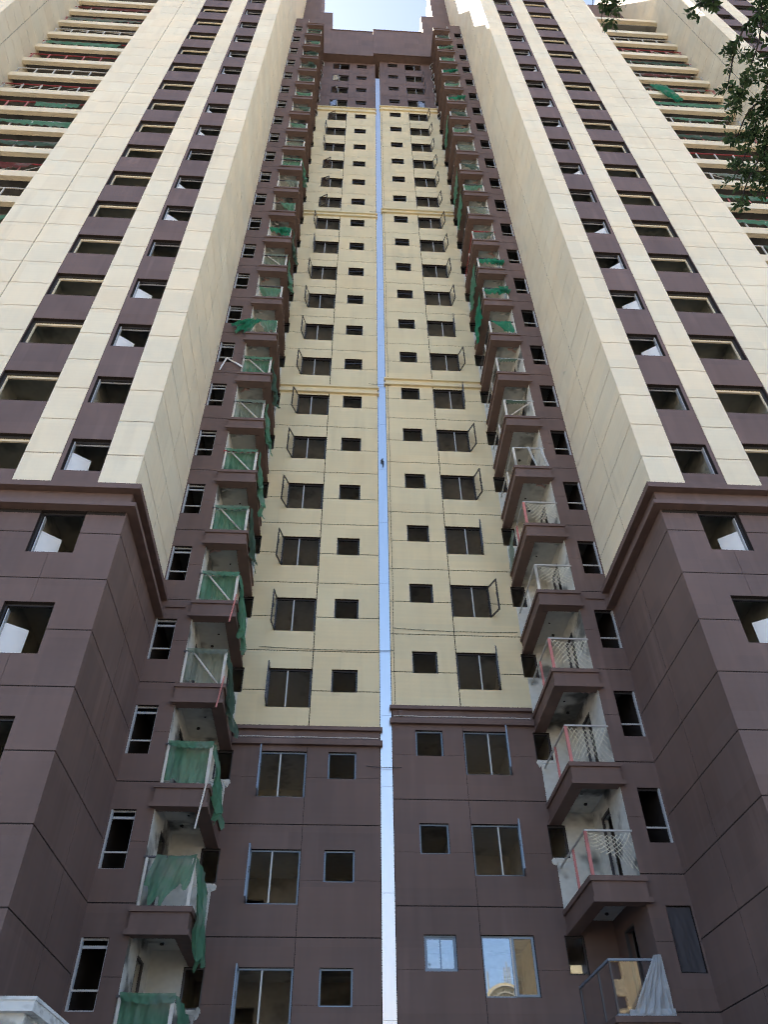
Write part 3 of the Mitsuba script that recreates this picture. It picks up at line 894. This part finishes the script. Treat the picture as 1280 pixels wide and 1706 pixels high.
uo, yo = UBAL+0.05, B-0.05
for T in (left, right):
    R = T.s > 0
    sd = 'right' if R else 'left'
    for k in range(NK):
        z = FL(k-1)
        top, bot = z+1.04, z-0.08
        where = f'the {ORD[k]} {sd} balcony' + ('' if k in (0, NK-1) else ' from below')
        seed = k*13 + (5 if R else 0) + 1
        r0 = random.Random(seed)
        grp = f'debris nets along the {sd} balcony column'
        if R:
            if k == 0:
                m = cloth([5.82, yo-0.02, top+0.06], [UBLK+0.02, yo-0.03, top+0.08], [UBLK+0.03, yo-0.10, bot+0.02], [5.08, yo-0.12, bot+0.05], nu=30, nv=26, fold=0.06, n=4, seed=4)
                hang(T, 'plastic_sheet', 'crumpled clear plastic sheet hung over the glass railing of the bottom right balcony', 'plastic sheet', None, m, 'plastic_film')
                m = cloth([5.0, yo-0.10, bot+0.10], [UBLK+0.04, yo-0.10, bot+0.12], [UBLK+0.04, yo-0.12, bot-0.02], [4.95, yo-0.12, bot-0.05], nv=4, fold=0.03, n=7, seed=9)
                hang(T, 'plastic_trim', 'crumpled greenish film along the foot of the glass railing, bottom right balcony', 'plastic sheet', None, m, 'plastic_film')
            elif k <= 5:
                m = MB()
                nr = 9
                tt = np.linspace(0, 1, 9)
                a = np.array([uo+0.08, yo, top-0.06]); b = np.array([UBLK-0.03, yo, top-0.04])
                depth = [0, 0.95, 1.0, 0.95, 0.75, 0.85][k]
                for i in range(nr+1):
                    for sg in (-1, 1):
                        pts = []
                        for t in tt:
                            x = i/nr + sg*t*0.55
                            if 0 <= x <= 1:
                                zz = depth*t*(0.9+0.1*math.sin(7*x+k))*(1.0 if k > 1 else (0.35+0.65*x))
                                pts.append((1-x)*a+x*b + np.array([0, -0.05*math.sin(3*x)*math.sin(3*t)+0.10*t*(1-t), -zz - 0.10*math.sin(math.pi*x)]))
                        if len(pts) > 1:
                            m.tube(np.array(pts), 0.009, 3)
                hang(T, 'rope_net', f'sagging white rope safety net strung across the railing of {where}', 'safety net', 'white rope nets on the lower right balconies', m, 'rope')
            elif k == 6:
                m = cloth([5.30, yo-0.03, top], [5.40, yo-0.03, top+0.01], [5.60, yo-0.03, bot+0.05], [5.50, yo-0.03, bot+0.1], nu=5, fold=0.03, n=1, seed=3)
                v = cloth([5.78, yo-0.03, top], [5.86, yo-0.03, top], [6.02, yo-0.10, bot-0.15], [5.94, yo-0.10, bot-0.12], nu=5, fold=0.03, n=1, seed=8)
                m.add(*v.get())
                hang(T, 'plastic_strip', f'torn pale plastic strips tied to the railing of {where}', 'plastic strip', None, m, 'plastic_film')
            elif k in (7, 8):
                m = cloth([uo+0.1, yo, top-0.02], [5.72, yo, top-0.02], [5.6, yo+0.05, top-0.16], [uo+0.15, yo+0.04, top-0.22], nv=5, fold=0.05, n=5, seed=seed)
                hang(T, 'torn_netting', f'torn remnant of dark netting along the top rail of {where}', 'net', grp, m, 'net_dark')
            else:
                typ = [0, 1, 1, 2, 0, 2, 0, 3, 2, 0, 1, 2, 1, 3, 1, 0, 2][(k-9) % 17]
                mat = 'net_bright' if k in (9, 10, 11, 19, 21) else ('net_grey' if k in (13, 16) else ('net_green' if k % 3 else 'net_dark'))
                if typ == 0:
                    m = cloth([uo+0.1, yo, top-0.1*r0.random()], [5.75, yo, top+0.02], [5.9, yo-0.05, bot+0.25], [uo+0.6, yo-0.02, bot+0.4], fold=0.07, n=4, sag=0.12, seed=seed)
                    lab = f'sagging green debris net caught on the railing of {where}'
                elif typ == 1:
                    m = cloth([uo+0.05, yo, top-0.15], [5.65, yo, top+0.03], [5.85, yo-0.05, top-0.40], [uo+0.1, yo, top-0.5], fold=0.09, n=3, sag=0.1, seed=seed)
                    m.add(*bundle([5.72, yo-0.05, top-0.35], 0.5, 0.34, seed).get())
                    lab = f'green net bunched at the outer railing end of {where}'
                elif typ == 2:
                    m = cloth([uo, yo, top-0.2], [UBLK-0.08, yo, top], [UBLK-0.12, yo-0.02, top-0.32], [uo+0.05, yo-0.02, bot+0.3], nv=8, fold=0.08, n=5, sag=0.25, seed=seed)
                    lab = f'crumpled debris net slung low across the railing of {where}'
                else:
                    m = cloth([uo+0.1, yo, top], [UBLK-0.06, yo, top], [UBLK-0.12, yo-0.05, bot+0.15], [uo+0.25, yo-0.04, bot+0.12], fold=0.06, n=5, seed=seed)
                    lab = f'greyish net stretched over the front railing of {where}'
                hang(T, 'debris_net', lab, 'net', grp, m, mat)
            if k in (10, 11, 14, 15, 18):
                m = cloth([UBAL-0.05, yo+0.2, top], [UBAL-0.05, D-0.8, top], [UBAL-0.18, D-1.0, bot-1.3], [UBAL-0.14, yo+0.5, bot-0.8], fold=0.08, n=4, seed=seed+3, out=(-1, 0, 0))
                hang(T, 'side_net', f'long green net trailing down the inner side of {where}', 'net', grp, m, 'net_bright' if k == 10 else 'net_green')
            if k == 5:
                m = cloth([UBAL-0.02, yo+1.5, top], [UBAL-0.02, D-0.2, top-0.1], [UBAL-0.08, D-0.3, bot-0.2], [UBAL-0.06, yo+1.6, bot], fold=0.05, n=5, seed=seed+3, out=(-1, 0, 0))
                hang(T, 'side_net', f'tattered grey net on the inner side of {where}', 'net', grp, m, 'net_grey')
        else:
            fronts = {0: 'full', 1: 'diag', 2: 'full', 3: 'full', 4: 'full', 5: 'full', 6: 'full', 7: 'full', 8: 'full', 9: 'half', 10: 'cross', 11: 'full', 12: 'bunch', 13: 'half',
                      14: 'half', 15: 'full', 16: 'full', 17: 'cross', 18: 'half', 19: 'cross', 20: 'cross', 21: 'bunch', 22: 'bunch', 23: 'half', 24: 'full'}
            typ = fronts[k]
            mat = 'net_grey' if k in (3, 7, 11, 16, 14) else ('net_dark' if k in (18, 20, 21, 22) else 'net_green')
            if typ == 'full':
                m = cloth([uo+0.03, yo+0.12, top+0.02], [UBLK-0.08, yo+0.12, top+0.01], [UBLK-0.06, yo+0.10, bot+0.02], [uo+0.03, yo+0.11, bot+0.0], nu=34, nv=20, fold=0.05, n=5, sag=0.06, seed=seed, rag=0.2)
                v = cloth([uo-0.02, yo-0.05, top+0.05], [UBLK-0.05, yo-0.05, top+0.06], [UBLK-0.1, yo-0.07, top-0.10], [uo, yo-0.07, top-0.13], nu=26, nv=5, fold=0.045, n=5, sag=0.05, seed=seed+2)
                m.add(*v.get())
                lab = f'{"grey" if mat == "net_grey" else "green"} debris net stretched over the railing of {where}'
            elif typ == 'diag':
                m = cloth([uo-0.02, yo-0.02, top+0.05], [UBLK-0.28, yo-0.02, top+0.04], [UBLK-0.02, yo-0.04, bot+0.12], [uo+0.12, yo-0.05, bot+0.06], nu=34, nv=20, fold=0.06, n=4, sag=0.14, seed=seed, rag=0.45)
                lab = f'dusty green net slanting across the railing of {where}'
            elif typ == 'half':
                m = cloth([uo, yo-0.02, top+0.02], [5.55, yo-0.02, top-0.05], [5.25, yo-0.03, bot+0.15], [uo+0.02, yo-0.05, bot], fold=0.07, n=4, sag=0.1, seed=seed, rag=0.5)
                lab = f'debris net covering the inner half of the railing of {where}'
            elif typ == 'cross':
                m = cloth([uo, yo, top-0.2], [UBLK-0.08, yo, top-0.05], [5.6, yo-0.02, bot+0.05], [uo+0.2, yo-0.03, bot+0.1], fold=0.10, n=4, sag=0.18, seed=seed)
                lab = f'gathered debris net drooping across the railing of {where}'
            else:
                m = cloth([uo, yo-0.02, top-0.05], [UBLK-0.05, yo-0.02, top], [UBLK-0.1, yo-0.06, top-0.35], [uo+0.05, yo-0.05, bot+0.2], fold=0.09, n=5, sag=0.15, seed=seed)
                m.add(*bundle([5.2, yo-0.06, top-0.3], 0.6, 0.3, seed).get())
                lab = f'green debris net bunched along the top rail of {where}'
            hang(T, 'debris_net', lab, 'net', grp, m, 'net_bright' if typ == 'bunch' and k == 12 else mat)
            if k == 9:
                m = cloth([5.45, yo-0.05, top-0.02], [UBLK+0.02, yo-0.08, top-0.10], [UBLK+0.62, yo-0.16, bot-0.05], [UBLK+0.05, yo-0.1, bot-0.28], nu=20, nv=20, fold=0.13, n=3, seed=12, rag=0.3)
                v = cloth([5.75, yo-0.12, top-0.12], [UBLK+0.10, yo-0.16, top-0.2], [UBLK+0.75, yo-0.14, top-0.62], [UBLK+0.48, yo-0.18, top-0.85], nu=14, nv=16, fold=0.10, n=2, seed=19)
                m.add(*v.get())
                hang(T, 'net_bundle', 'bright green bundle of netting flopping off the tenth left balcony from below', 'net', None, m, 'net_bright')
            side = {0: 0.5, 1: 1.35, 2: 0.75, 3: 0.9, 4: 1.25, 5: 1.1, 6: 1.35, 7: 0.9, 8: 0.9, 11: 1.0, 12: 1.1, 15: 0.5}.get(k)
            if side:
                m = cloth([uo-0.04, yo+0.02, top+0.03], [uo-0.04, D-1.05, top-0.05], [UBAL-0.34, yo+0.75, bot-side-0.35], [UBAL-0.16, yo+0.35, bot-side*0.6], nu=26, nv=26, fold=0.13, n=3, seed=seed+3, out=(-1, 0, 0), rag=0.35)
                hang(T, 'side_net', f'loose green net hanging down past the inner corner of {where}', 'net', grp, m, 'net_dark' if k in (3, 5, 8, 12) else 'net_green')
    # cloth on the loggias
    for k in range(9, 23):
        r0 = random.Random(k*5 + (3 if R else 0))
        if r0.random() < 0.3:
            continue
        z = FL(k)
        a = UE+2.2+r0.random()*2.0
        b = min(U2-0.3, a+2.5+r0.random()*4)
        y = L+0.06
        m = cloth([a, y, z+0.98], [b, y, z+1.0], [b-0.1, y-0.02, z+0.98-0.25-0.6*r0.random()], [a+0.15, y-0.03, z+0.65-0.5*r0.random()], nu=30, nv=8, fold=0.06, n=9, sag=0.12, seed=k+50)
        mat = ['net_green', 'net_dark', 'net_grey', 'net_green', 'red_cloth'][(k*2+(1 if R else 0)) % 5]
        colr = {'net_green': 'green', 'net_dark': 'dark green', 'net_grey': 'grey', 'red_cloth': 'dull red'}[mat]
        n_th = ORD[k-9]
        hang(T, 'loggia_cloth', f'{colr} sheet on the {sd} loggia railing, {n_th} cream band from below', 'cloth', f'sheets on the {sd} loggia railings', m, mat)
# green net spilling over one loggia edge on the right
z = FL(18)
m = cloth([18.95, L-0.05, z+1.0], [20.3, L-0.05, z+1.0], [20.5, L-0.12, z-2.2], [19.9, L-0.12, z-2.1], fold=0.15, n=2, seed=31)
hang(right, 'spilled_net', 'dark green net spilling over a cream loggia edge near the upper right', 'net', None, m, 'net_bright')

# white ribbon and scraps
z = FL(7)
m = cloth([UBLK-0.1, yo-0.06, z+0.25], [UBLK-0.05, yo-0.06, z+0.42], [6.62, B-0.06, z+0.98], [6.58, B-0.06, z+0.88], nu=4, nv=16, fold=0.03, n=1, seed=5)
v = cloth([6.58, B-0.04, z+0.97], [6.68, B-0.04, z+0.97], [6.82, B-0.05, z+0.05], [6.76, B-0.05, z+0.1], nu=4, nv=12, fold=0.03, n=1, seed=6)
m.add(*v.get())
hang(left, 'white_ribbon', 'long white cloth strip tied between a tall window and the eighth left balcony', 'cloth strip', None, m, 'cloth_white')
m = MB().tube([[0.02, D-0.03, 25.48], [-0.02, D-0.05, 25.42], [-0.05, D-0.05, 25.33], [-0.02, D-0.05, 25.27], [0.03, D-0.04, 25.30], [0.03, D-0.04, 25.2], [0.02, D-0.04, 25.06], [-0.01, D-0.03, 25.0]], [0.02, 0.035, 0.045, 0.035, 0.035, 0.03, 0.02, 0.01], 6)
m.v[-1][:, 2] += 0.15
hang(right, 'dark_scrap', 'small black scrap stuck on the shiny metal joint strip', 'scrap', None, m, 'cable_dark')

for T, k, u, dz, mat, col in ((left, 2, uo, 1.15, 'rail_white', 'white'), (left, 3, uo-0.02, 0.75, 'rail_pink', 'pink'), (left, 4, uo-0.02, 0.8, 'rail_pink', 'pink')):
    z = FL(k-1)
    m = MB().box(u-0.02, u+0.02, yo-0.14, yo-0.11, z-0.1-dz, z+0.12)
    m.v[-1][:, 0] += 0.10*(z-m.v[-1][:, 2])
    kk = thing('hanging_batten', f'{col} batten hanging off the inner corner of the {ORD[k]} left balcony from below', 'batten')
    scene[kk] = T.ply(m, mat)

# wet plaster patches round the rear windows
def blotch(u, z, ru, rz, seed, T, label):
    a = np.linspace(0, 2*np.pi, 26)[:-1]
    rr = 1+0.35*(meshkit.noise(np.stack([np.cos(a)*1.7+seed, np.sin(a)*1.7, a*0], 1), seed)-0.5)*2
    ring = np.stack([u+ru*rr*np.cos(a), np.full_like(a, D-0.012), z+rz*rr*np.sin(a)], 1)
    back = ring + [0, 0.03, 0]
    n = len(a)
    v = np.vstack([ring, back, [[u, D-0.014, z]]])
    f = [[2*n, (i+1) % n, i] for i in range(n)] + [[i, (i+1) % n, n+(i+1) % n] for i in range(n)] + [[i, n+(i+1) % n, n+i] for i in range(n)]
    T.put('plaster_patch', (v, np.array(f)), 'white_plaster', label=label)


for T, kk in ((right, (1, 2)), (left, (0, 1, 2))):
    for k in kk:
        z = Z0+H*k
        blotch(4.65, z-1.02, 0.075, 0.12, k+3, T, 'smear of fresh white plaster below the balcony window')
        blotch(4.86, z-0.985, 0.28, 0.055, k+8, T, 'smear of fresh white plaster below the balcony window')

# film over the lowest tall window on the right
m = cloth([TALL[0]+0.02, B+0.05, Z0-0.06], [TALL[1]-0.02, B+0.05, Z0-0.06], [TALL[1]-0.02, B+0.06, Z0-1.43], [TALL[0]+0.02, B+0.06, Z0-1.43], nu=16, nv=16, fold=0.016, n=2, seed=44)
hang(right, 'window_film', 'greyish plastic film over the lowest tall window, right tower', 'plastic sheet', None, m, 'film_grey')

# white boards standing inside the wing windows
for T in (left, right):
    sd = 'right' if T.s > 0 else 'left'
    zs = [(k, 14.705+H*(k-3)) for k in range(2, 4)] + [(4+j, 17.60+H*j) for j in range(0, 16)]
    skip = (4, 5, 10, 12, 15) if T.s > 0 else (5, 8, 11, 14)
    for k, zb in zs:
        if k in skip:
            continue
        h2 = 0.80 + 0.14*((k*37) % 5)/5
        m = MB().box(9.10, 9.64, W+0.19, W+0.22, zb+0.052, zb+h2)
        m.rotz_last((9.10, W+0.19), math.pi - math.radians(32 + 9*((k*53) % 7)/7))
        kk = thing('white_board', f'white board inside the {ORD[k-2]} narrow window from below in the {sd} wing',
                   'board', f'white boards inside the {sd} wing windows')
        scene[kk] = T.ply(m, 'board_white')

# cables and conduits
def line(name, label, cat, pts, r, mat, T=right, sides=6):
    k = thing(name, label, cat)
    scene[k] = T.ply(MB().tube(pts, r, sides), mat, smooth=True)
    return k


def sagline(a, b, sag, n=14):
    a, b = np.array(a, float), np.array(b, float)
    t = np.linspace(0, 1, n)[:, None]
    return a*(1-t)+b*t - np.array([0, 0, 1.0])*sag*4*t*(1-t)


line('thin_cable', 'thin dark cable running across the joint and the cream wall at the third cream storey', 'cable', sagline([-4.2, D-0.03, 16.13], [0.3, D-0.04, 16.10], 0.05), 0.008, 'cable_dark')
line('slack_cable', 'slack dark cable along the joint line of the right cream wall', 'cable', sagline([0.3, D-0.03, 17.02], [4.6, D-0.03, 16.98], 0.06), 0.008, 'cable_dark')
for i, zz in enumerate((11.95, 30.72, 48.3)):
    line('short_cable', f'short dark wire bridging the shiny strip {["at the brown cornice", "at the lower cream band", "at the middle cream band"][i]}', 'cable',
         sagline([-0.6, D-0.06, zz+0.02], [0.45, D-0.05, zz], 0.02, 6), 0.009, 'cable_dark')
line('wall_cable', 'thin vertical wire running down the right cream wall beside the joint strip', 'cable',
     [[0.30 + 0.012*math.sin(i*1.7), D-0.012, 65.5-i*1.72] for i in range(31)], 0.008, 'cable_dark')
line('lightning_conductor', 'pale metal rod along the lower ledge of the brown cornice, right tower', 'rod', [[0.24 + i*0.54, D-0.115, 13.62+0.008*math.sin(i*2.1)] for i in range(9)], 0.012, 'pipe_white')
line('lightning_conductor', 'pale metal rod along the lower ledge of the brown cornice, left tower', 'rod', [[0.24 + i*0.54, D-0.115, 13.62+0.008*math.sin(i*2.1)] for i in range(9)], 0.012, 'pipe_white', left)
kk = thing('junction_box', 'small brown box fixed on the brown cornice next to the joint strip', 'box')
scene[kk] = right.ply(MB().box(0.40, 0.53, D-0.10, D-0.02, 13.66, 13.84), 'brown_paint')

# ------------------------------------------------------------------ low white gatehouse at the lower left
gk = thing('gatehouse', 'low white gatehouse with a weathered coping at the lower left corner', 'gatehouse')
gx, gy, gz = -2.935, 9.0, 3.41        # outer top corner of the coping
t = 0.115
m = MB().box(gx-4.0, gx, gy, gy+2.4, gz-t, gz)
scene[gk+'__coping'] = mikit.ply(m.get(), 'weathered_white')
m = MB().box(gx-0.66, gx+0.012, gy-0.012, gy+2.41, gz-0.02, gz+0.012)
scene[gk+'__flashing'] = mikit.ply(m.get(), 'weathered_white')
m = MB()
for r in rects_minus(gx-3.9, gx-0.10, 0, gz-t, [(gx-2.2, gx-0.42, 1.2, gz-0.28), (gx-3.5, gx-2.6, 0, 2.2)]):
    m.box(r[0], r[1], gy+0.10, gy+0.28, r[2], r[3])
m.box(gx-0.28, gx-0.10, gy+0.28, gy+2.3, 0, gz-t)
m.box(gx-3.9, gx-0.28, gy+2.1, gy+2.3, 0, gz-t)
m.box(gx-3.9, gx-3.72, gy+0.28, gy+2.1, 0, gz-t)
scene[gk+'__wall'] = mikit.ply(m.get(), 'weathered_white')
m = MB()
for r in rects_minus(gx-2.2, gx-0.42, 1.2, gz-0.28, [(gx-2.15, gx-1.33, 1.25, gz-0.33), (gx-1.28, gx-0.47, 1.25, gz-0.33)]):
    m.box(r[0], r[1], gy+0.16, gy+0.20, r[2], r[3])
scene[gk+'__window'] = mikit.ply(m.get(), 'frame_dark')

# ------------------------------------------------------------------ building behind the camera, seen mirrored in the glass
ok = thing('domed_hall', 'cream hall with an arched front, mirrored in the window glass', 'building')
a = np.linspace(0, np.pi, 25)
m = MB()
cx, cy0, rad, zs0 = 17.8, -45.0, 2.3, 18.6
m.box(cx-14, cx+14, cy0-12, cy0-0.6, 0, zs0-0.9)
m.box(cx-3, cx+3, cy0-10, cy0, 0, zs0)
ring = np.stack([cx+rad*np.cos(a), np.full_like(a, cy0), zs0+rad*np.sin(a)], 1)
ring2 = ring - [0, 10, 0]
v = np.vstack([ring, ring2, [[cx, cy0, zs0]], [[cx, cy0-10, zs0]]])
n = len(a)
m.add(v, [[i, i+1, n+i+1] for i in range(n-1)] + [[i, n+i+1, n+i] for i in range(n-1)] + [[2*n, i, i+1] for i in range(n-1)])
scene[ok+'__wall'] = mikit.ply(m.get(), 'far_cream')
m = MB()
for rr in (2.0, 1.4, 0.8):
    m.tube(np.stack([cx+rr*np.cos(a), np.full_like(a, cy0+0.1), zs0+rr*np.sin(a)], 1), 0.08, 6)
for q in np.linspace(0.2, np.pi-0.2, 11):
    m.tube([[cx+0.8*math.cos(q), cy0+0.1, zs0+0.8*math.sin(q)], [cx+2.0*math.cos(q), cy0+0.1, zs0+2.0*math.sin(q)]], 0.05, 5)
scene[ok+'__arch_rib'] = mikit.ply(m.get(), 'far_grey')
m = MB()
for x, hh in ((-1.9, 23.0), (-1.3, 22.4), (0.5, 22.8), (0.8, 23.3), (1.05, 22.8), (2.1, 22.3)):
    m.tube([[cx+x, cy0-2, 17], [cx+x, cy0-2, hh]], 0.07, 5)
scene[ok+'__mast'] = mikit.ply(m.get(), 'far_grey')

ck = thing('cream_block', 'tall cream block behind the camera, mirrored in the balcony glass', 'building')
m = MB()
for r in rects_minus(22.5, 30.5, 0, 30, [(x, x+1.4, z, z+1.6) for x in (24.0, 27.2) for z in (14.2, 17.2, 20.2, 23.2, 26.2)]):
    m.box(r[0], r[1], -46, -45.7, r[2], r[3])
m.box(22.5, 22.8, -60, -46, 0, 30)
m.box(30.2, 30.5, -60, -46, 0, 30)
scene[ck+'__wall'] = mikit.ply(m.get(), 'far_cream')
for x in (24.0, 27.2):
    for z in (14.2, 17.2, 20.2, 23.2, 26.2):
        scene[fresh(ck+'__window')] = mikit.ply(MB().box(x, x+1.4, -46.2, -46.1, z, z+1.6).get(), 'frame_dark')

# ------------------------------------------------------------------ tree: trunk right of the view, twigs hanging into its upper right corner
tk = thing('tree', 'leafy tree reaching in at the upper right, its drooping twigs dark against the loggias', 'tree')
tr, lf = MB(), MB()


def limb(pts, r0, r1, n=14):
    p = np.array(pts, float)
    t = np.linspace(0, 1, len(p))
    from scipy.interpolate import CubicSpline
    q = CubicSpline(t, p)(np.linspace(0, 1, n))
    tr.tube(q, np.linspace(r0, r1, n), 7)
    return q


limb([[6.9, 0.4, -0.05], [6.85, 0.45, 2.5], [6.7, 0.6, 5.2], [6.3, 0.9, 8.0], [5.9, 1.1, 10.6]], 0.24, 0.10)
limb([[6.3, 0.9, 8.0], [5.5, 1.2, 9.6], [4.4, 1.5, 10.5], [3.2, 1.6, 10.9], [2.2, 1.6, 10.9]], 0.09, 0.02)
limb([[6.45, 0.8, 7.0], [5.6, 1.2, 8.6], [4.6, 1.5, 9.5], [3.7, 1.7, 9.95]], 0.08, 0.02)
limb([[6.6, 0.7, 6.0], [5.9, 1.5, 7.6], [5.0, 2.1, 8.8], [4.2, 2.3, 9.3]], 0.07, 0.018)


def leaflet(p, d, L_, w, r):
    d = d/np.linalg.norm(d)
    s_ = np.cross(d, r)
    s_ /= np.linalg.norm(s_)+1e-9
    up_ = np.cross(s_, d)
    v = [p, p+d*L_*0.45+s_*w-up_*w*0.25, p+d*L_, p+d*L_*0.45-s_*w-up_*w*0.25, p+d*L_*0.5]
    lf.add(v, [[0, 1, 4], [1, 2, 4], [2, 3, 4], [3, 0, 4]])


def leafy(q, dens, spread):
    q = np.asarray(q)
    seg = np.linalg.norm(np.diff(q, axis=0), axis=1)
    tot = seg.sum()
    cum = np.r_[0, np.cumsum(seg)]
    for i in range(int(tot*dens)):
        t = nrng.uniform(0.05, 1)*tot
        p = np.array([np.interp(t, cum, q[:, j]) for j in range(3)])
        ax = nrng.normal(size=3)
        ax[2] -= 0.8
        ax /= np.linalg.norm(ax)
        L_ = spread*nrng.uniform(0.5, 1.2)
        e = p+ax*L_
        tr.tube([p, (p+e)/2+[0, 0, 0.01], e], 0.0022, 3)
        for j in range(7):
            b = p+ax*L_*(0.25+0.75*j/6)
            for sg in (-1, 1):
                side = np.cross(ax, nrng.normal(size=3)*0.4+[0, 0, 1])
                side /= np.linalg.norm(side)+1e-9
                leaflet(b, sg*side+ax*0.6+nrng.normal(size=3)*0.25, nrng.uniform(0.045, 0.075), nrng.uniform(0.010, 0.017), nrng.normal(size=3))


twigs = [
    ([[4.4, 1.5, 9.9], [3.62, 1.6, 9.75], [3.55, 1.75, 9.55], [3.52, 1.95, 9.35], [3.42, 2.25, 9.15], [3.40, 2.4, 9.0]], 24, 0.15),
    ([[4.2, 1.8, 9.6], [3.75, 1.85, 9.45], [3.66, 2.15, 9.2], [3.56, 2.6, 8.9], [3.48, 2.8, 8.72]], 24, 0.16),
    ([[3.75, 1.65, 9.8], [3.42, 1.85, 9.55], [3.35, 2.1, 9.35], [3.33, 2.3, 9.28]], 20, 0.12),
    ([[4.2, 2.3, 9.3], [3.82, 2.2, 9.25], [3.72, 2.4, 9.0], [3.66, 2.75, 8.75]], 32, 0.17),
    ([[4.2, 2.3, 9.3], [3.86, 2.4, 9.1], [3.80, 2.6, 8.9], [3.76, 2.85, 8.65]], 32, 0.17),
    ([[3.9, 2.3, 9.15], [3.56, 2.3, 9.08], [3.45, 2.45, 8.95], [3.40, 2.5, 8.9]], 22, 0.13),
    ([[3.9, 2.4, 8.98], [3.66, 2.6, 8.78], [3.54, 2.8, 8.62], [3.52, 2.95, 8.5]], 20, 0.13),
    ([[2.4, 1.6, 10.9], [2.27, 1.7, 10.3], [2.25, 1.95, 9.98]], 30, 0.14),
    ([[2.6, 1.6, 10.9], [2.42, 1.68, 10.3], [2.36, 1.9, 9.98]], 28, 0.13),
    ([[2.3, 1.6, 10.9], [2.18, 1.7, 10.3], [2.16, 1.85, 10.08]], 16, 0.10),
    ([[3.3, 1.6, 10.9], [3.10, 1.60, 10.1], [3.08, 1.80, 9.78]], 26, 0.12),
    ([[3.5, 1.6, 10.8], [3.22, 1.58, 10.0], [3.18, 1.74, 9.8]], 24, 0.11),
]
for q, dens, sp in twigs:
    leafy(limb(q, 0.012, 0.003, 10), dens, sp)
# the rest of the crown, above and right of the view
for c in ([5.6, 1.1, 10.8], [6.2, 0.6, 10.2], [5.0, 1.3, 10.6], [6.8, 1.2, 9.4], [6.6, -0.2, 9.8], [5.6, 2.0, 9.3]):
    for i in range(4):
        e = np.array(c)+nrng.normal(0, 0.5, 3)
        leafy(limb([[6.2, 0.9, 8.6], (np.array([6.2, 0.9, 8.6])+e)/2+[0, 0, 0.2], e], 0.02, 0.004, 8), 16, 0.2)
scene[tk+'__trunk'] = mikit.ply(tr.get(), 'bark', smooth=True)
scene[tk+'__crown'] = mikit.ply(lf.get(), 'leaf')
